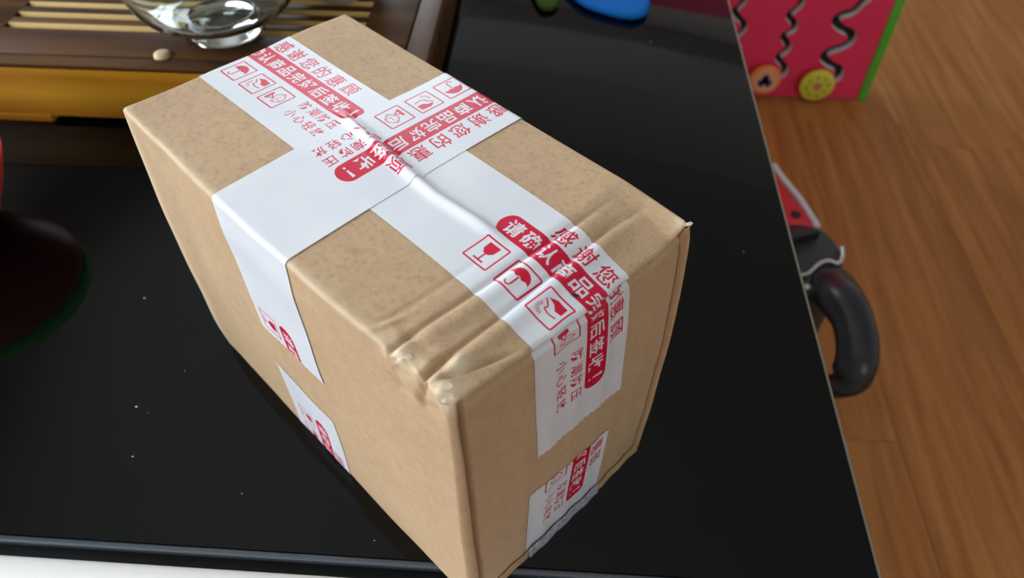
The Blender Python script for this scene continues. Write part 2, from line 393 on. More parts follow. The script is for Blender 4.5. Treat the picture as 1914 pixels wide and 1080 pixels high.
# ------------------------------------------------------------------ parcel
L, W, H = 228.8, 126.0, 177.8      # mm
RAD = 1.9
pa = R2(-0.4737, 0.7770)
parcel = empty('cardboard_parcel', (pa.x, pa.y, TZ), -0.79091 + CAM_YAW)
tag(parcel, 'scuffed brown cardboard parcel sealed with crossed white and red printed tape', 'parcel')
def gs(x, s): return np.exp(-(x / s) ** 2)
rs = np.random.RandomState(4)
_ph = rs.rand(24) * 6.28; _fr = rs.randn(24, 3) * 0.055
def lump(u, v, z):
    r = 0
    for i in range(24): r = r + np.sin(_fr[i, 0] * u + _fr[i, 1] * v + _fr[i, 2] * z + _ph[i])
    return r / 5.0
def deform(P):
    u, v, z = P[:, 0].copy(), P[:, 1].copy(), P[:, 2].copy()
    du = np.zeros_like(u); dv = np.zeros_like(u); dz = np.zeros_like(u)
    zt = z / H; vt = v / W; ut = u / L
    top = ss(H - 22, H - 2, z); lf = 1 - ss(0, 26, v); rt = ss(W - 30, W, v); fr_ = ss(L - 26, L, u); bk = 1 - ss(0, 30, u)
    bow = np.sin(PI * np.clip(zt, 0, 1) ** 0.85)
    # bulging walls
    dv -= 3.4 * lf * np.sin(PI * np.clip(ut * 1.05, 0, 1)) * ss(0.1, 1.0, zt) * (1 - 0.25 * top)
    dv -= 3.0 * lf * bk * bow; du -= 3.6 * bk * bow
    dv += 5.5 * rt * fr_ * np.sin(PI * np.clip(zt, 0, 1)) ** 0.9
    du += 1.6 * fr_ * bow * np.sin(PI * vt)
    # lid sags towards its front edge
    sag = np.interp(vt, [0, 0.08, 0.3, 0.6, 0.85, 0.93, 1.0], [0.0, 1.5, 5.5, 8.0, 9.0, 8.0, 2.2])
    dz -= top * sag * np.clip((u - (L - 34)) / 34.0, 0, 1) ** 1.15
    dz += top * 1.6 * np.sin(PI * np.clip(vt, 0, 1)) * np.sin(PI * np.clip((u - 8) / (L - 40), 0, 1))
    # pressed creases across the lid, parallel to its front edge
    c1 = u - 197.5 - 0.02 * v; c2 = u - 213.5 + 0.05 * v; vf = 1 - ss(84, 118, v)
    cr = -0.9 * gs(c1, 1.1) + 0.8 * gs(c1 - 4.5, 3.4) - 1.1 * gs(c2, 1.1) + 1.0 * gs(c2 - 4.5, 3.2)
    dz += top * cr * vf
    dz += top * (-0.35 * gs(u - 187 - 0.03 * v, 1.6)) * (1 - ss(30, 60, v))
    dz += top * (-0.5 * gs(u - 209 - 0.10 * (v - 100), 1.2) + 0.3 * gs(u - 213 - 0.10 * (v - 100), 3)) * ss(88, 98, v) * (1 - ss(112, 124, v))
    # crumpled corner near the front left
    cw = gs(u - 208, 17) * gs(v, 10) * ss(H - 26, H - 5, z)
    n1 = lump(u * 6, v * 5, z * 5); n2 = lump(u * 5 + 40, v * 6, z * 6); n3 = lump(u * 11 + 9, v * 10, z * 10)
    dz += cw * (1.0 * n1 + 0.35 * n3 - 0.9); dv += cw * (0.9 * n2 + 0.4 * n3 + 0.9)
    dz -= 3.2 * gs(c2 + 0.2, 1.6) * gs(v, 10) * top
    dz -= 1.5 * gs(c1, 1.5) * gs(v - 2, 7) * top
    dz += 1.9 * gs(u - 217.5, 2.6) * gs(v - 12.5, 4.5) * top
    dz -= 1.5 * gs(u - 216 - 0.27 * v - 1.2, 1.1) * ss(0, 8, v) * (1 - ss(22, 36, v)) * top
    dz += 0.9 * gs(u - 186 - 0.3 * v, 1.6) * gs(v - 6, 6) * top
    dz += 1.6 * gs(u - 222.5, 2.6) * gs(v - 2, 4) * top; dv -= 1.2 * gs(u - 222, 3) * lf * gs(z - H, 7)
    dv += 2.0 * gs(u - 214, 3.0) * lf * gs(z - H, 12)
    # tape ridge over the lid seam
    vr = np.interp(u, [55, 90, 120, 150, 185], [70, 67, 64.5, 62.5, 65])
    rw = ss(70, 92, u) * (1 - ss(172, 192, u)) * top
    dz += rw * (2.4 * gs(v - vr + 1.2, 2.6) - 0.9 * gs(v - vr - 2.6, 1.2))
    # general softness
    n0 = lump(u, v, z)
    inn = 0.35
    dz += inn * n0 * top; du += inn * n0 * fr_; dv -= inn * n0 * lf
    # groove beside the front left upright edge, long flutes in the front flap
    ff = ss(L - 6, L - 1, u)
    du -= ff * 1.6 * (1 - ss(0, 3.4, v)) ; du -= ff * 5.0 * gs(v - 3.6 - 3.6 * (1 - zt), 0.95) * (1 - ss(H - 3, H - 0.5, z))
    du -= ff * 1.5 * ss(H - 7, H - 3.6, z) * (1 - ss(H - 2.4, H - 0.6, z)) * ss(4, 12, v)
    du += ff * 0.25 * np.sin(v * 0.42) * ss(12, 30, v)
    # small bumps on the left wall
    dv -= lf * 0.25 * lump(u * 2.2, v, z * 1.1)
    return np.stack([u + du, v + dv, z + dz], 1)
def surf(Q, off=0.0):
    """Q: points (mm) on the sharp box; returns points on the rounded dented box, lifted by off."""
    Q = np.asarray(Q, float); lo = np.array([RAD] * 3); hi = np.array([L - RAD, W - RAD, H - RAD])
    inner = np.clip(Q, lo, hi); d = Q - inner; n = np.linalg.norm(d, axis=1, keepdims=True); n[n == 0] = 1
    return deform(inner + d / n * (RAD + off))
def grid_mesh(bm, Q, ni, nj, off=0.0, uvs=None, keep=None):
    P = surf(Q, off) / 1000.0
    vs = [bm.verts.new(p) for p in P]
    lay = bm.loops.layers.uv.verify() if uvs is not None else None
    for i in range(ni - 1):
        for j in range(nj - 1):
            ids = (i * nj + j, (i + 1) * nj + j, (i + 1) * nj + j + 1, i * nj + j + 1)
            if keep is not None and not all(keep[k] for k in ids): continue
            f = bm.faces.new([vs[k] for k in ids]); f.smooth = True
            if lay is not None:
                for lp, k in zip(f.loops, ids): lp[lay].uv = uvs[k]
def axis_samples(parts, length):   # (from, to, step) runs on the flat, extra samples round the edges
    a = list(np.linspace(0, RAD, 5)[:-1])
    for lo, hi, st in parts: a += list(np.linspace(lo, hi, int((hi - lo) / st) + 1)[:-1])
    return np.array(a + list(np.linspace(length - RAD, length, 5)))
au = axis_samples([(RAD, 178, 1.5), (178, L - RAD, 0.55)], L)
av = axis_samples([(RAD, 36, 0.55), (36, W - RAD, 1.2)], W)
aw = axis_samples([(RAD, 145, 1.8), (145, H - RAD, 0.7)], H)
bm = bmesh.new()
for (A, B, fn) in [(au, av, lambda a, b: (a, b, H)), (au, av, lambda a, b: (a, b, 0)), (au, aw, lambda a, b: (a, 0, b)),
                   (au, aw, lambda a, b: (a, W, b)), (av, aw, lambda a, b: (0, a, b)), (av, aw, lambda a, b: (L, a, b))]:
    Q = [fn(a, b) for a in A for b in B]; grid_mesh(bm, Q, len(A), len(B))
bmesh.ops.remove_doubles(bm, verts=bm.verts, dist=1e-6)
carton = mesh_obj('carton', bm, M['kraft_worn_lit'], parcel, smooth=True)
# scuffed paler edges and corners, plus highlight painted along the left top edge
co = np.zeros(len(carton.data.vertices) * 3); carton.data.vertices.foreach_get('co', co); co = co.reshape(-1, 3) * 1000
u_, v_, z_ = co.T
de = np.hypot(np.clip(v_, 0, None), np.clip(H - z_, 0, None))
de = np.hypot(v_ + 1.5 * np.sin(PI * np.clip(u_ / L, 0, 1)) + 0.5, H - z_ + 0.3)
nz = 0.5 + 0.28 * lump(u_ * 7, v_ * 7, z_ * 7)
wear_light = 0.42 * gs(de, 2.6) * np.clip(nz + 0.35, 0, 1)
wear_light = np.maximum(wear_light, 1.1 * gs(de, 5.0) * gs(u_ - 207, 15) * np.clip(nz * 1.3, 0, 1))
wear_light = np.maximum(wear_light, 1.0 * gs(u_ - 219, 2.6) * gs(v_ - 12.5, 4.5) * ss(H - 12, H - 6, z_))  # painted highlight on the raised bump
wear_light = np.maximum(wear_light, 1.0 * gs(u_ - 224, 4.5) * gs(v_ - 2.5, 4.5) * gs(z_ - H, 7))
wear_light = np.maximum(wear_light, 0.9 * gs(u_ - L, 5) * gs(v_ - W, 4) * gs(z_ - H + 2, 9) * np.clip(nz * 1.4, 0, 1))
wear_light = np.maximum(wear_light, 0.6 * gs(u_, 4) * gs(v_, 4))
wear_light = np.maximum(wear_light, 0.35 * gs(v_ - W, 1.6) * gs(z_ - H, 2.5) * np.clip(nz, 0, 1))
at = carton.data.color_attributes.new('wear_light', 'FLOAT_COLOR', 'POINT')
wc = np.ones((len(wear_light), 4), np.float32); wc[:, 0] = wc[:, 1] = wc[:, 2] = np.clip(wear_light, 0, 1)
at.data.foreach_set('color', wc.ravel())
# ---- tape print, rasterised from text outlines and polygons
TW, PERIOD, RES = 52.0, 206.0, 16
nx, ny = int(PERIOD * RES), int(TW * RES)
ink = np.zeros((ny, nx), bool)
def fill_poly(pts, val=True):
    pts = np.array(pts, float) * RES
    x0, x1 = int(max(0, pts[:, 0].min())), int(min(nx - 1, pts[:, 0].max() + 1)); y0, y1 = int(max(0, pts[:, 1].min())), int(min(ny - 1, pts[:, 1].max() + 1))
    if x1 < x0 or y1 < y0: return
    X, Y = np.meshgrid(np.arange(x0, x1 + 1) + 0.5, np.arange(y0, y1 + 1) + 0.5)
    ins = np.zeros(X.shape, bool)
    for i in range(len(pts)):
        xa, ya = pts[i]; xb, yb = pts[i - 1]
        if ya == yb: continue
        c = ((ya > Y) != (yb > Y)) & (X < (xb - xa) * (Y - ya) / (yb - ya) + xa)
        ins ^= c
    ink[y0:y1 + 1, x0:x1 + 1][ins] = val
def line(p, q, w, val=True):
    p = np.array(p, float); q = np.array(q, float); d = q - p; n = np.array([-d[1], d[0]]) / np.linalg.norm(d) * w / 2
    fill_poly([p + n, q + n, q - n, p - n], val)
def glyph(ch, cx, cy, size, val=True, bold=0.0, sx=1.0):
    cu = bpy.data.curves.new('t', 'FONT'); cu.body = ch; cu.size = 1.0; cu.offset = bold; cu.resolution_u = 3
    ob = bpy.data.objects.new('t', cu); COL.objects.link(ob)
    bpy.context.view_layer.update()
    me = ob.evaluated_get(bpy.context.evaluated_depsgraph_get()).to_mesh()
    V = np.array([v.co[:2] for v in me.vertices]); Fs = [list(p.vertices) for p in me.polygons]
    if len(V):
        c = (V.min(0) + V.max(0)) / 2; ex = max((V.max(0) - V.min(0)).max(), 0.55)
        V = (V - c) / ex * size; V[:, 0] *= sx; V += (cx, cy)
        for f in Fs: fill_poly(V[f], val)
    ob.to_mesh_clear(); bpy.data.objects.remove(ob); bpy.data.curves.remove(cu)
# red bar
pc, ph_ = 33.0, 6.0
ang = np.linspace(PI / 2, 3 * PI / 2, 16)
fill_poly([(11 + 5.0 * math.cos(a) , pc + ph_ * math.sin(a)) for a in ang] + [(108 - 5.0 * math.cos(a), pc - ph_ * math.sin(a)) for a in ang])
for i, ch in enumerate('请确认商品完好后签收'): glyph(ch, 14.0 + 9.45 * i, pc, 8.2, False, 0.018)
fill_poly([(107.0, pc - 1.2), (107.8, pc - 1.2), (108.2, pc + 4), (106.6, pc + 4)], False); fill_poly([(106.9, pc - 3.6), (107.9, pc - 3.6), (107.9, pc - 2.4), (106.9, pc - 2.4)], False)
for i, ch in enumerate('感谢您的惠顾'): glyph(ch, 31.0 + 11.7 * i, 44.6, 9.0, True, 0.012)
for i, ch in enumerate('防潮防压'): glyph(ch, 86 + 7.5 * i, 22.0, 6.0, True, 0.01)
for i, ch in enumerate('小心轻放'): glyph(ch, 86 + 7.5 * i, 14.0, 6.0, True, 0.01)
IC = [(9.5, 10), (27.5, 10), (45, 10), (62.5, 10)]
for (x, y) in IC:
    w_, h_ = 13.0, 13.0
    for p, q in [((x, y), (x + w_, y)), ((x, y + h_), (x + w_, y + h_)), ((x, y), (x, y + h_)), ((x + w_, y), (x + w_, y + h_))]: line(p, q, 0.8)
x, y = IC[0]   # wine glass
fill_poly([(x + 3.4, y + 11.4), (x + 9.6, y + 11.4), (x + 9.4, y + 7.6), (x + 7.8, y + 5.8), (x + 5.2, y + 5.8), (x + 3.6, y + 7.6)])
line((x + 6.5, y + 6), (x + 6.5, y + 2.2), 0.8); line((x + 3.8, y + 1.9), (x + 9.2, y + 1.9), 0.8)
x, y = IC[1]   # umbrella
fill_poly([(x + 6.5 + 5 * math.cos(a), y + 6.6 + 4.8 * math.sin(a)) for a in np.linspace(0, PI, 14)] + [(x + 3.2, y + 7.4), (x + 5, y + 6.6), (x + 6.5, y + 7.4), (x + 8, y + 6.6), (x + 9.8, y + 7.4)])
line((x + 6.5, y + 7), (x + 6.5, y + 2.6), 0.7)
for a0, a1 in zip(np.linspace(PI, 2 * PI, 8)[:-1], np.linspace(PI, 2 * PI, 8)[1:]):
    line((x + 5.1 + 1.4 * math.cos(a0), y + 2.8 + 1.4 * math.sin(a0)), (x + 5.1 + 1.4 * math.cos(a1), y + 2.8 + 1.4 * math.sin(a1)), 0.7)
x, y = IC[2]   # cupped hands
fill_poly([(x + 3.0, y + 9.5), (x + 6.0, y + 11.3), (x + 11.2, y + 11.0), (x + 11.4, y + 7.4), (x + 8.4, y + 7.0), (x + 6.2, y + 8.9)])
line((x + 2.6, y + 8.6), (x + 5.4, y + 6.6), 0.6); line((x + 5.4, y + 6.6), (x + 4.9, y + 5.0), 0.6); line((x + 5.0, y + 5.0), (x + 7.6, y + 4.4), 0.6); line((x + 7.6, y + 4.4), (x + 11.0, y + 4.9), 0.6)
for a in np.linspace(PI * 0.8, PI * 1.6, 8):
    line((x + 4.7 + 1.5 * math.cos(a), y + 4.6 + 1.5 * math.sin(a)), (x + 4.7 + 3.1 * math.cos(a), y + 4.6 + 3.1 * math.sin(a)), 0.35)
x, y = IC[3]   # do not drop: tilted carton under a bar
line((x + 2.4, y + 2.6), (x + 2.4, y + 8.2), 1.4); line((x + 2.4, y + 3.2), (x + 5.4, y + 5.0), 0.7); line((x + 2.4, y + 6.8), (x + 5.2, y + 5.4), 0.7)
P_ = [(x + 5.4, y + 5.6), (x + 8.0, y + 2.6), (x + 11.3, y + 5.4), (x + 11.0, y + 8.2), (x + 8.2, y + 11), (x + 5.2, y + 8.2)]
for i in range(6): line(P_[i], P_[i - 1], 0.45)
line((x + 8.3, y + 5.6), P_[2], 0.35); line((x + 8.3, y + 5.6), P_[0], 0.35); line((x + 8.3, y + 5.6), (x + 8.2, y + 8.6), 0.35)
for (cx_, cy_) in [(x + 8.3, y + 6.8)]:
    for a in np.linspace(0, 2 * PI, 17)[:-1]: line((cx_ + 3.1 * math.cos(a), cy_ + 3.1 * math.sin(a)), (cx_ + 3.1 * math.cos(a + .4), cy_ + 3.1 * math.sin(a + .4)), 0.3)
k = 2
cov = ink[:ny // k * k, :nx // k * k].reshape(ny // k, k, nx // k, k).mean((1, 3)).astype(np.float32)
img = bpy.data.images.new('tape_print', cov.shape[1], cov.shape[0], float_buffer=False)
px = np.ones(cov.shape + (4,), np.float32); px[..., 0] = px[..., 1] = px[..., 2] = cov
img.colorspace_settings.name = 'Non-Color'
img.pixels.foreach_set(px.ravel()); img.update(); img.pack()
def tape_mat(name, alpha, rough):
    m, nt, b = new_mat(name)
    ti = N(nt, 'ShaderNodeTexImage'); ti.image = img; ti.extension = 'REPEAT'; ti.interpolation = 'Linear'
    uv = N(nt, 'ShaderNodeUVMap'); nt.links.new(uv.outputs[0], ti.inputs[0])
    f = noise(nt, coords(nt), 120, 4, 0.6); f2 = noise(nt, coords(nt), 30, 3, 0.5)
    wear_light = ramp(nt, f, [(0.24, (0.8, 0.8, 0.8, 1)), (0.36, (1, 1, 1, 1))])
    mu = N(nt, 'ShaderNodeMath', operation='MULTIPLY'); nt.links.new(ti.outputs[0], mu.inputs[0]); nt.links.new(wear_light, mu.inputs[1])
    base = ramp(nt, f2, [(0.3, (0.70, 0.735, 0.79, 1)), (0.7, (0.78, 0.81, 0.85, 1))])
    mx = N(nt, 'ShaderNodeMixRGB'); nt.links.new(mu.outputs[0], mx.inputs[0]); nt.links.new(base, mx.inputs[1]); mx.inputs[2].default_value = (0.55, 0.006, 0.04, 1)
    nt.links.new(mx.outputs[0], b.inputs['Base Color'])
    b.inputs['Roughness'].default_value = rough; b.inputs['Specular IOR Level'].default_value = 0.3
    bump(nt, f2, 0.10, 0.0012, b)
    am = N(nt, 'ShaderNodeMath', operation='MULTIPLY_ADD'); am.inputs[1].default_value = 1 - alpha; am.inputs[2].default_value = alpha
    nt.links.new(ti.outputs[0], am.inputs[0]); nt.links.new(am.outputs[0], b.inputs['Alpha'])
    return m
M['tape'] = tape_mat('white_printed_tape', 0.87, 0.34)
def zig(t, amp=0.75, per=3.4): return amp * (2 * abs((t / per) % 1 - 0.5) * 2 - 1)
def tape_strip(name, path, a0, a1, c0, c1, off, smap, tofs=0.0, end0=None, end1=None, tflip=1, zz=(False, True), label=None):
    """path(a, c)->(u,v,z) on the sharp box; runs a0..a1 along, c0..c1 across (may vary with a)."""
    n = int((a1 - a0) / 0.7) + 1; mcount = 66
    A = np.linspace(a0, a1, n); Q = []; UV = []
    for i, a in enumerate(A):
        for j in range(mcount):
            t = j / (mcount - 1)
            aa = a
            if i >= n - 3 or i <= 2:
                pass
            e1 = end1(t) if end1 else 0.0; e0 = end0(t) if end0 else 0.0
            if zz[1]: e1 += zig(t * TW)
            if zz[0]: e0 += zig(t * TW)
            fr_ = (a - a0) / (a1 - a0)
            w1 = ss(a1 - 40, a1, a) if (a1 - a0) > 60 else fr_; w0 = 1 - (ss(a0, a0 + 40, a) if (a1 - a0) > 60 else fr_)
            aa = a + float(w1) * e1 + float(w0) * e0
            lo = c0(aa) if callable(c0) else c0; hi = c1(aa) if callable(c1) else c1
            Q.append(path(aa, lo + (hi - lo) * t)); UV.append((smap(aa) / PERIOD, (t * TW + tofs) / TW))
    bm = bmesh.new(); grid_mesh(bm, Q, n, mcount, off, UV)
    o = mesh_obj(name, bm, M['tape'], parcel, smooth=True)
    if label: o['label'] = label
    return o
def path_long(a, c):
    if a < 0: return (0.0, c, H + a)
    if a <= L: return (a, c, H)
    return (L, c, H - (a - L))
def path_cross(b, c):
    if b < 0: return (c, W, H + b)
    if b <= W: return (c, W - b, H)
    return (c, 0.0, H - (b - W))
def s_long(a):    # print position; back run and front run join hidden in the blank gap
    return float(np.interp(a, [-40, 0.7, 72.3, 88, 178, L, L + 62, L + 90], [-19.5, 23.45, 99.0, 116.0, 212.0, 206 + 60.5, 206 + 113, 206 + 137.0]))
tape_strip('long_tape', path_long, -35, L + 84, lambda a: float(np.interp(a, [0, L, L + 84], [38.2, 37.5, 40.5])), lambda a: float(np.interp(a, [0, L, L + 84], [90.0, 90.8, 95.0])),
           0.22, s_long, end1=lambda t: -2 + 3.0 * t)
tape_strip('cross_tape', path_cross, -35, W + 80, lambda b: float(np.interp(b, [0, W, W + 80], [83.5, 85.0, 87.0])), lambda b: float(np.interp(b, [0, W, W + 80], [135.5, 138.0, 136.8])),
           0.45, lambda b: b + 26.6, tofs=4.5)
# lower strips that come up from underneath
tape_strip('lower_side_tape', lambda a, c: (c, 0.0, H - a), 118, H - 0.6, lambda a: 80.5, lambda a: 129.0, 0.3, lambda a: a - 140, tofs=2.0, zz=(True, False), end0=lambda t: 4 * t)
tape_strip('lower_front_tape', lambda a, c: (L, c, H - a), 112, H - 0.6, lambda a: 36.5, lambda a: float(np.interp(a, [112, H], [92.5, 90.0])), 0.3, lambda a: a - 47, tofs=0.0, zz=(True, False), end0=lambda t: 6 * t)
# ---- edges of the side panel standing proud along the front right upright edge and along the foot
def panel_strip(name, pts_in, pts_out, thick=1.6):
    bm = bmesh.new(); a = deform(np.array(pts_in, float)); b_ = deform(np.array(pts_out, float)); rows = []
    for p, q in zip(a, b_):
        rows.append([bm.verts.new(Vector(p) / 1000), bm.verts.new(Vector(q) / 1000)])
    for i in range(len(rows) - 1): bm.faces.new((rows[i][0], rows[i + 1][0], rows[i + 1][1], rows[i][1]))
    r = bmesh.ops.solidify(bm, geom=bm.faces[:], thickness=thick / 1000)
    return mesh_obj(name, bm, M['kraft_pale'], parcel, ang=40)
zs = np.linspace(1, H - 1, 40)
rj = np.random.RandomState(2)
panel_strip('side_panel_edge', [(L + 0.5, W - 4.6 - 0.3 * rj.rand(), z) for z in zs], [(L + 1.3, W + 0.4 + 0.3 * rj.rand() - 0.6 * (z > H - 4), z) for z in zs], 1.2)
vsn = np.linspace(10, W - 1, 30)
panel_strip('bottom_flap_edge', [(L + 0.7, v, 4.4 + 0.4 * rj.rand()) for v in vsn], [(L + 2.2, v, 0.3) for v in vsn], 1.0)
vst = np.linspace(37.0, 89.5, 40)
fold = panel_strip('tape_fold', [(L + 1.5, v, 6.6 + 0.8 * rj.rand()) for v in vst], [(L + 3.2, v, 0.3) for v in vst], 0.3)
fold.data.materials[0] = M['tape_foil']; fold['label'] = 'shiny pale fold of tape along the foot'
# ---- torn paper at the crumpled corners
def scrap(name, uvz, size, mat, seed, n=9, nrm=(0.3, -0.6, 0.7)):
    r = random.Random(seed); c = Vector(deform(np.array([uvz], float))[0]) / 1000
    nz = Vector(nrm).normalized(); ax = nz.orthogonal().normalized(); ay = nz.cross(ax)
    bm = bmesh.new(); rings = []
    for k, f in enumerate((0.0, 0.45, 1.0)):
        ring = []
        for i in range(n):
            a = 2 * PI * i / n; q = size / 1000 * f * (0.6 + 0.8 * r.random())
            ring.append(bm.verts.new(c + ax * (q * math.cos(a)) * 1.5 + ay * (q * math.sin(a)) * 0.8 + nz * ((0.0007 - 0.0006 * f) * (0.4 + r.random()))))
            if k == 0: break
        rings.append(ring)
    for i in range(n):
        bm.faces.new((rings[0][0], rings[1][i], rings[1][(i + 1) % n]))
        bm.faces.new((rings[1][i], rings[2][i], rings[2][(i + 1) % n], rings[1][(i + 1) % n]))
    return mesh_obj(name, bm, mat, parcel, smooth=True)
for i, (p, sz, mt) in enumerate([((226.5, 1.0, H - 2.0), 2.0, 'torn_grey'), ((226.0, 0.8, H - 0.8), 1.7, 'torn'), ((203, 1.0, H - 0.8), 2.0, 'torn'),
                                 ((222, 3.2, H - 0.3), 2.0, 'torn'), ((L, W - 1, H - 1), 1.3, 'torn'), ((L, W - 1, H - 5), 1.1, 'torn')]):
    scrap('torn_paper', p, sz, M[mt], i + 3)
mk = scrap('ink_mark', (222.0, 66.0, H + 0.6), 1.0, M['black_plastic'], 31, nrm=(0.1, 0, 1)); mk['label'] = 'small black mark on the tape'
# ------------------------------------------------------------------ tea tray
HT = 0.0598; ZT = TZ + HT
fe = [U(0, 118, ZT), U(350, 133, ZT)]
TRY0 = (fe[0].y + fe[1].y) / 2                      # front face plane
TRX1 = U(814, 50, ZT).x; TRX0 = -0.72; TRY1 = TRY0 + 0.30
tray = empty('tea_tray', ((TRX0 + TRX1) / 2, (TRY0 + TRY1) / 2, TZ))
tag(tray, 'slotted dark wooden tea tray with golden front board, behind the parcel', 'tray')
def tp(name, mat, *a, bev=0.0):
    o = boxo(name, mat, None, *a, bev=bev); o.parent = tray; o.matrix_parent_inverse = Matrix.Translation(-tray.location); return o
seam = U(250, 108, ZT).y
panel_x1 = U(771, 45, ZT).x
slot_y = [U(150, 50, ZT).y, U(150, 29, ZT).y, U(150, 12, ZT).y]
dy = slot_y[1] - slot_y[0]
slot_y = [slot_y[0] + i * dy * 0.98 for i in range(9)]
slot_x0 = [U(8, 46, ZT).x] * 9
sx0 = U(10, 45, ZT).x; sx1 = U(690, 28, ZT).x
SW = 0.0085
# front board, rim, rails
x_notch = U(82, 240, TZ + 0.004).x
bm = bmesh.new(); prof = []
for k in range(13):
    f = k / 12; prof.append((TRY0 + 0.0004 * (k == 0) + 0.009 * f ** 1.8, ZT - 0.0035 - f * (HT - 0.0095)))
prof += [(TRY0 + 0.024, prof[-1][1]), (TRY0 + 0.024, ZT - 0.0035)]
for xx in (TRX0, TRX1): prof_v = [bm.verts.new(Vector((xx, y, z)) - tray.location) for y, z in prof]; bm.faces.new(prof_v)
bm.verts.ensure_lookup_table(); n_ = len(prof)
for k in range(n_): bm.faces.new((bm.verts[k], bm.verts[(k + 1) % n_], bm.verts[n_ + (k + 1) % n_], bm.verts[n_ + k]))
mesh_obj('front_board', bm, M['tray_front'], tray, ang=35)
tp('foot', M['tray_front'], x_notch - 0.16, x_notch, TRY0 + 0.0075, TRY0 + 0.035, TZ, TZ + 0.007, bev=0.001)
tp('foot', M['tray_front'], TRX1 - 0.10, TRX1 - 0.02, TRY0 + 0.0075, TRY0 + 0.035, TZ, TZ + 0.007, bev=0.001)
tp('front_rim', M['tray_dark'], TRX0, TRX1, TRY0 + 0.0006, seam - 0.0006, ZT - 0.0035, ZT, bev=0.0009)
tp('side_rail', M['tray_rail'], panel_x1 + 0.0012, TRX1, seam + 0.0004, TRY1, ZT - 0.012, ZT, bev=0.0012)
tp('side_board', M['tray_dark'], TRX1 - 0.008, TRX1 - 0.001, TRY0 + 0.01, TRY1, TZ + 0.006, ZT - 0.012, bev=0.001)
tp('side_rail', M['tray_rail'], TRX0, TRX0 + 0.03, seam + 0.0004, TRY1, ZT - 0.012, ZT, bev=0.0012)
tp('drip_pan', M['black_gap'], TRX0 + 0.01, TRX1 - 0.01, TRY0 + 0.025, TRY1 - 0.002, TZ + 0.006, TZ + 0.022)
# slatted lid: single slats between the slots, end boards
lx0, lx1 = TRX0 + 0.031, panel_x1
ys = [seam] + [v for y in slot_y for v in (y - SW / 2, y + SW / 2)]
tp('end_board', M['tray_dark'], lx0, sx0, seam + 0.0006, TRY1, ZT - 0.010, ZT, bev=0.0008)
tp('end_board', M['tray_dark'], sx1, lx1, seam + 0.0006, TRY1, ZT - 0.010, ZT, bev=0.0008)
tops = [seam + 0.0006] + [y + SW / 2 for y in slot_y]
bots = [y - SW / 2 for y in slot_y] + [TRY1]
for y0, y1 in zip(tops, bots):
    if y1 - y0 > 0.002:
        tp('slat', M['tray_dark'], sx0, sx1, y0, y1, ZT - 0.010, ZT, bev=0.0006)
for y in slot_y:      # sawn far side of each slot, paler, chamfered towards the viewer
    bm = bmesh.new()
    y1 = y + SW / 2; y0 = y - SW * 0.10
    v = [(sx0, y1, ZT - 0.0002), (sx1, y1, ZT - 0.0002), (sx1 - .004, y0, ZT - 0.0075), (sx0 + .004, y0, ZT - 0.0075), (sx0, y1, ZT - 0.010), (sx1, y1, ZT - 0.010)]
    vv = [bm.verts.new(Vector(p) - tray.location) for p in v]
    bm.faces.new((vv[0], vv[1], vv[2], vv[3])); bm.faces.new((vv[3], vv[2], vv[5], vv[4])); bm.faces.new((vv[0], vv[4], vv[5], vv[1])); bm.faces.new((vv[0], vv[3], vv[4])); bm.faces.new((vv[1], vv[5], vv[2]))
    mesh_obj('slot_lip', bm, M['slot_yellow'], tray)
# peg
pk = U(304, 104, ZT)
bm = bmesh.new(); lathe(bm, [(0, 0.0035), (0.004, 0.0033), (0.0062, 0.0022), (0.0068, 0.0), (0.0068, -0.002), (0, -0.002)], 32, (0, 0, 0))
o = mesh_obj('peg', bm, M['peg'], tray, smooth=True); o.location = Vector((pk.x, pk.y, ZT)) - tray.location; o['label'] = 'pale round wooden peg'
# ------------------------------------------------------------------ glass bowl on the tray
bc = U(420, 62, ZT); bc = Vector((bc.x, U(420, 93, ZT).y + 0.031, ZT))
bowl = empty('glass_bowl', (bc.x, bc.y, ZT)); tag(bowl, 'clear glass bowl on a round foot standing on the wooden tray', 'bowl')
outer = smooth_path([(0.0255, 0, 0.0135), (0.036, 0, 0.0150), (0.050, 0, 0.0190), (0.0605, 0, 0.0275), (0.0670, 0, 0.040), (0.0705, 0, 0.056), (0.0725, 0, 0.078)], 6)
inner = smooth_path([(0.0710, 0, 0.078), (0.0690, 0, 0.056), (0.0653, 0, 0.0408), (0.0588, 0, 0.0290), (0.0485, 0, 0.0208), (0.034, 0, 0.0172), (0.012, 0, 0.0166)], 6)
bm = bmesh.new()
lathe(bm, [(0, 0.004), (0.020, 0.0042), (0.0255, 0.0006), (0.0295, 0.0), (0.0318, 0.0012), (0.0318, 0.0030), (0.0300, 0.0078), (0.0272, 0.0112), (0.0255, 0.0135)][0:8] + [(p.x, p.z) for p in outer] + [(p.x, p.z) for p in inner] + [(0, 0.0165)], 96)
mesh_obj('bowl_glass', bm, M['clear_glass'], bowl, smooth=True)
# pale cup bottom at the top border
cc = U(628, 10, ZT)
bm = bmesh.new(); lathe(bm, [(0, 0.0), (0.024, 0.0), (0.0265, 0.001), (0.028, 0.004), (0.036, 0.016), (0.041, 0.035), (0.042, 0.05), (0.040, 0.05), (0.039, 0.035), (0.034, 0.018), (0.02, 0.008), (0, 0.007)], 64)
o = mesh_obj('tea_cup', bm, M['porcelain'], smooth=True); o.location = (cc.x, cc.y + 0.028, ZT); tag(o, 'pale grey tea cup base just in view on the tray, right of the bowl', 'cup')
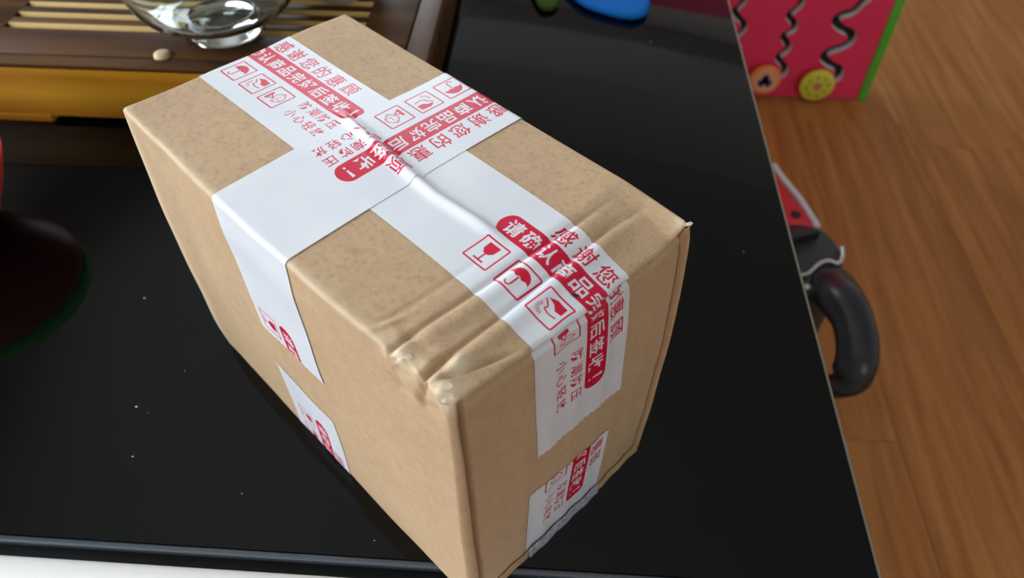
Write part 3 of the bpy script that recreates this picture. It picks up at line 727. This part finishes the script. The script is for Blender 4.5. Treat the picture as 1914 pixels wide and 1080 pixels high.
# ------------------------------------------------------------------ toys mirrored in the glass
def solve_pair(a, b):     # point at height +h seen at a whose mirror image is seen at b
    best = None
    for h in np.linspace(0.01, 0.3, 291):
        p = U(*a, TZ + h); q = U(*b, TZ - h); d = (p.xy - q.xy).length
        if best is None or d < best[0]: best = (d, h, (p + q) / 2)
    return best
d_, hh, pp = solve_pair((5, 298), (151, 535))
def circ(a, b, c):
    ax, ay, bx_, by_, cx, cy = a.x, a.y, b.x, b.y, c.x, c.y
    d = 2 * (ax * (by_ - cy) + bx_ * (cy - ay) + cx * (ay - by_))
    ux = ((ax**2 + ay**2) * (by_ - cy) + (bx_**2 + by_**2) * (cy - ay) + (cx**2 + cy**2) * (ay - by_)) / d
    uy = ((ax**2 + ay**2) * (cx - bx_) + (bx_**2 + by_**2) * (ax - cx) + (cx**2 + cy**2) * (bx_ - ax)) / d
    return ux, uy, math.hypot(ax - ux, ay - uy)
ux, uy, ur = circ(U(110, 456, TZ - hh), U(151, 535, TZ - hh), U(0, 694, TZ - hh))
hg = hh * 1.42; hr = hh * 1.06
tub = empty('toy_tub', (ux, uy, TZ)); tag(tub, 'round red toy tub with green rim at the left border, mirrored in the black glass', 'toy')
bm = bmesh.new(); lathe(bm, [(0, 0), (ur * 0.55, 0), (ur * 0.68, hh * 0.2), (ur * 0.90, hh * 0.7), (ur, hh), (ur, hr), (ur * 0.96, hr), (0, hh * 0.98)], 96)
mesh_obj('tub_body', bm, M['tub_red'], tub, smooth=True)
bm = bmesh.new(); lathe(bm, [(ur * 0.998, hr), (ur * 1.0, hg), (ur * 0.97, hg), (ur * 0.96, hr)], 96, close=True)
mesh_obj('green_rim', bm, M['tub_green'], tub, smooth=True)
# blue toy cup beyond the top border
def flat_toy(name, mat, outline, h, label):
    top = smooth_path([U(x, y, TZ + h) for x, y in outline], 6, closed=True); c = sum(top, Vector()) / len(top); n = len(top)
    bm = bmesh.new(); prev = None
    for f, zz in [(0.93, 0.0), (0.99, h * 0.25), (1.0, h * 0.6), (0.96, h * 0.9), (0.88, h)]:
        cur = [bm.verts.new((c.x + (p.x - c.x) * f, c.y + (p.y - c.y) * f, TZ + zz)) for p in top]
        if prev is None: bm.faces.new(cur)
        else:
            for k in range(n): bm.faces.new((prev[k], prev[(k + 1) % n], cur[(k + 1) % n], cur[k]))
        prev = cur
    bm.faces.new(prev); o = mesh_obj(name, bm, mat, ang=50); tag(o, label, 'toy'); return o
flat_toy('toy_plate', M['toy_blue'], [(1040, -60), (1062, -22), (1090, 2), (1125, 15), (1160, 24), (1190, 27), (1211, 18), (1216, -5), (1208, -60), (1130, -90)], 0.008, 'flat blue plastic toy plate at the top border on the black glass')
flat_toy('toy_leaf', M['toy_lime'], [(985, -45), (998, -10), (1010, 10), (1026, 14), (1040, 8), (1046, -8), (1040, -45), (1010, -60)], 0.006, 'dark green plastic toy piece left of the flat blue one')
# ------------------------------------------------------------------ red maze board standing on the floor
br = U(1600, 187, 0); BY = br.y
toy = empty('maze_board', (br.x - 0.2, BY, 0)); tag(toy, 'upright crimson maze board with wavy slots and green edge, on the floor', 'toy')
BXL, BXR, BT, BHT = TXR + 0.012, br.x, 0.014, 0.62
slots = [
 [(1632, -60), (1640, -35), (1628, -10), (1611, 6), (1594, 22), (1574, 28), (1562, 39), (1572, 53), (1588, 61), (1593, 73), (1578, 86), (1550, 96), (1540, 108), (1553, 121), (1568, 129), (1568, 142), (1556, 152)],
 [(1500, -20), (1498, 5), (1488, 17), (1475, 28), (1478, 36), (1486, 46), (1482, 56), (1467, 65), (1466, 74), (1474, 86), (1468, 96), (1455, 106), (1457, 114), (1467, 126), (1466, 136), (1458, 143)],
 [(1402, -20), (1388, 6), (1374, 20), (1379, 32), (1391, 46), (1388, 58), (1374, 72), (1380, 90), (1372, 110)]]
bm = bmesh.new(); edges = []
def loop_edges(pts):
    vs = [bm.verts.new(p) for p in pts]
    return vs, [bm.edges.new((vs[k], vs[(k + 1) % len(vs)])) for k in range(len(vs))]
cs = [(BXL, 0.002), (BXR, 0.002), (BXR, BHT), (BXL, BHT)]
ov, oe = loop_edges([(x, BY, z) for x, z in cs]); edges += oe; walls = []
for si, sl in enumerate(slots):
    pts = smooth_path([UY(x, y, BY) for x, y in sl], 5); w = 0.0056 if si else 0.0072; le, ri = [], []
    for k, p in enumerate(pts):
        t = pts[min(k + 1, len(pts) - 1)] - pts[max(k - 1, 0)]; t.y = 0; t.normalize(); nn = Vector((-t.z, 0, t.x))
        le.append(Vector((p.x, BY, p.z)) + nn * w); ri.append(Vector((p.x, BY, p.z)) - nn * w)
    lp, ee = loop_edges(le + ri[::-1]); edges += ee; walls.append(lp)
bmesh.ops.triangle_fill(bm, edges=edges, use_beauty=True, normal=(0, -1, 0))
for lp in walls + [ov]:
    bk = [bm.verts.new((q.co.x, BY + BT, q.co.z)) for q in lp]
    for k in range(len(lp)):
        f = bm.faces.new((lp[k], lp[(k + 1) % len(lp)], bk[(k + 1) % len(lp)], bk[k])); f.material_index = 1
me = bpy.data.meshes.new('board'); bm.to_mesh(me); bm.free(); me.materials.append(M['toy_red']); me.materials.append(M['slot_white'])
board = link(bpy.data.objects.new('board', me))
def adopt(o, par): o.parent = par; o.matrix_parent_inverse = Matrix.Translation(-par.location)
adopt(board, toy)
o = boxo('back_panel', M['slot_black'], None, BXL, BXR, BY + BT + 0.0005, BY + BT + 0.006, 0.002, BHT); adopt(o, toy)
o = boxo('green_edge', M['toy_green'], None, BXR + 0.0002, BXR + 0.0165, BY - 0.003, BY + BT + 0.012, 0.0, BHT, bev=0.002); adopt(o, toy)
o['label'] = 'bright green edge strip'
def disc(cx, cy, r, m_out, parts, name):
    c = UY(cx, cy, BY - 0.016)
    bm = bmesh.new(); lathe(bm, [(0, 0.005), (r * 0.85, 0.005), (r, 0.003), (r, -0.003), (r * 0.85, -0.005), (0, -0.005)], 48)
    d = mesh_obj(name, bm, m_out, None, ang=35); d.matrix_world = Matrix.Translation(c) @ Matrix.Rotation(PI / 2, 4, 'X')
    d.parent = toy; d.matrix_parent_inverse = Matrix.Translation(-toy.location)
    for (dx, dz, rr, mt, nm) in parts:
        bm = bmesh.new(); lathe(bm, [(0, 0.0054), (rr, 0.0054), (rr, 0.0045), (0, 0.0045)], 24, (dx, dz, 0))
        s = mesh_obj(nm, bm, mt, d, ang=35)
    bm = bmesh.new(); lathe(bm, [(0, -0.004), (0.003, -0.004), (0.003, -0.018), (0, -0.018)], 16); mesh_obj('axle', bm, M['slot_white'], d)
    return d
pxm = (UY(1540, 160, BY) - UY(1510, 160, BY)).length / 30
r1 = 29.5 * pxm; r2 = 31.5 * pxm
disc(1429, 149, r1, M['orange'], [(0, 0, r1 * 0.8, M['peach'], 'inner_disc')], 'orange_disc')
dd = [o for o in toy.children if o.name.startswith('orange_disc')][0]
for (dx, dz, rr) in [(0, 0.28, 0.22), (-0.22, -0.1, 0.24), (0.22, -0.1, 0.24), (0, 0.05, 0.25), (-0.2, -0.3, 0.12), (0.24, -0.3, 0.12)]:
    bm = bmesh.new(); lathe(bm, [(0, 0.0059), (rr * r1, 0.0059), (rr * r1, 0.005), (0, 0.005)], 20, (dx * r1, dz * r1, 0)); mesh_obj('navy_figure_spot', bm, M['navy'], dd)
disc(1527, 159, r2, M['yellow'], [(r2 * 0.62 * math.cos(a), r2 * 0.62 * math.sin(a), r2 * 0.11, M['dot_green'], 'green_dot') for a in np.linspace(0.2, 2 * PI + 0.2, 9)[:-1]] + [(0, 0, r2 * 0.26, M['dot_pink'], 'centre_spot')], 'yellow_disc')
# ------------------------------------------------------------------ ride-on toy beside the table
rid = U(1540, 560, 0.0)
ride = empty('ride_on_toy', (rid.x, rid.y, 0)); tag(ride, 'black and red ride-on toy with silver trim and curved handle, beside the table', 'toy')
def RP(pts, z): return [U(x, y, z) for x, y in pts]
def slab(name, mat, outline, z0, z1, crown=0.012, rings=4, sub=5, shr=0.07):
    """solid with the given plan outline, crowned top."""
    top = smooth_path([U(x, y, z1) for x, y in outline], sub, closed=True)
    c = sum(top, Vector()) / len(top)
    bm = bmesh.new(); lo = [bm.verts.new((p.x, p.y, z0)) for p in top]; prev = [bm.verts.new((p.x, p.y, z1 - crown)) for p in top]; n = len(top)
    bm.faces.new(lo)
    for k in range(n): bm.faces.new((lo[k], lo[(k + 1) % n], prev[(k + 1) % n], prev[k]))
    for r in range(1, rings + 1):
        f = 1 - shr * (1 - math.cos(r / rings * PI / 2)) * 1.6; zz = z1 - crown + crown * math.sin(r / rings * PI / 2)
        cur = [bm.verts.new((c.x + (p.x - c.x) * f, c.y + (p.y - c.y) * f, zz)) for p in top]
        for k in range(n): bm.faces.new((prev[k], prev[(k + 1) % n], cur[(k + 1) % n], cur[k]))
        prev = cur
    bm.faces.new(prev)
    o = mesh_obj(name, bm, mat, None, ang=50); adopt(o, ride); return o
ZS = 0.20
slab('seat', M['black_soft'], [(1420, 430), (1460, 420), (1500, 417), (1535, 424), (1562, 446), (1578, 478), (1577, 512), (1560, 545), (1500, 560), (1440, 540), (1405, 490)], 0.10, ZS, 0.016)
o = slab('backrest_pad', M['black_plastic'], [(1450, 424), (1480, 419), (1510, 421), (1535, 430), (1520, 436), (1495, 442), (1465, 448), (1445, 440)], ZS - 0.006, ZS + 0.012, 0.006)
trim = [(1493, 519), (1500, 514), (1510, 512), (1520, 503), (1532, 492), (1548, 487), (1560, 491), (1569, 490), (1575, 478), (1574, 462)]
bm = bmesh.new(); tube(bm, smooth_path(RP(trim, ZS + 0.002), 5), 0.0026, 8); o = mesh_obj('silver_trim', bm, M['silver'], None, smooth=True); adopt(o, ride); o['label'] = 'thin silver piping'
bm = bmesh.new(); bmesh.ops.create_uvsphere(bm, u_segments=16, v_segments=10, radius=0.006, matrix=Matrix.Translation(U(1508, 540, ZS - 0.004)))
o = mesh_obj('silver_stud', bm, M['silver'], None, smooth=True); adopt(o, ride)
hp = [(1522, 515, ZS - 0.036), (1548, 530, ZS - 0.018), (1572, 560, ZS + 0.012), (1594, 600, ZS + 0.016), (1603, 645, ZS + 0.012), (1598, 685, ZS), (1580, 713, ZS - 0.02), (1555, 722, ZS - 0.04), (1530, 715, ZS - 0.055), (1500, 690, ZS - 0.06)]
path = smooth_path([U(x, y, z) for x, y, z in hp], 6)
rad = [float(v) for v in np.interp(np.linspace(0, 1, len(path)), [0, 0.12, 0.35, 0.6, 0.8, 1], [0.026, 0.028, 0.021, 0.020, 0.016, 0.013])]
bm = bmesh.new(); tube(bm, path, rad, 20, flat=0.75); o = mesh_obj('handle', bm, M['black_plastic'], None, smooth=True); adopt(o, ride)
gb = [(1604, 575), (1612, 585), (1618, 600), (1618, 614), (1608, 616), (1600, 604), (1598, 588)]
slab('grip_button', M['black_soft'], gb, ZS + 0.012, ZS + 0.0265, 0.004)
body = [(1400, 300), (1446, 312), (1462, 338), (1490, 372), (1526, 424), (1500, 560), (1440, 600), (1380, 480)]
slab('red_body', M['red_plastic'], body, 0.05, 0.10, 0.012)
wb = [(1446, 309), (1464, 335), (1492, 369), (1510, 396), (1528, 424)]
bm = bmesh.new(); tube(bm, smooth_path(RP(wb, 0.099), 5), 0.0048, 10); o = mesh_obj('white_border', bm, M['white_plastic'], None, smooth=True); adopt(o, ride); o['label'] = 'white edging strip'
bm = bmesh.new(); lathe(bm, [(0, 0.101), (0.007, 0.101), (0.007, 0.096), (0, 0.096)], 20, tuple(U(1487, 401, 0.10).xy) + (0,)); o = mesh_obj('screw_cap', bm, M['black_plastic'], None, ang=40); adopt(o, ride)
for x, y in [(1440, 380), (1470, 520), (1395, 500)]:
    c = U(x, y, 0.05); bm = bmesh.new(); lathe(bm, [(0, -0.02), (0.03, -0.02), (0.035, -0.012), (0.035, 0.012), (0.03, 0.02), (0, 0.02)], 32)
    o = mesh_obj('wheel', bm, M['black_plastic'], None, ang=40); o.matrix_world = Matrix.Translation((c.x - 0.01, c.y, 0.035)) @ Matrix.Rotation(PI / 2, 4, 'Y'); o.parent = ride; o.matrix_parent_inverse = Matrix.Translation(-ride.location)
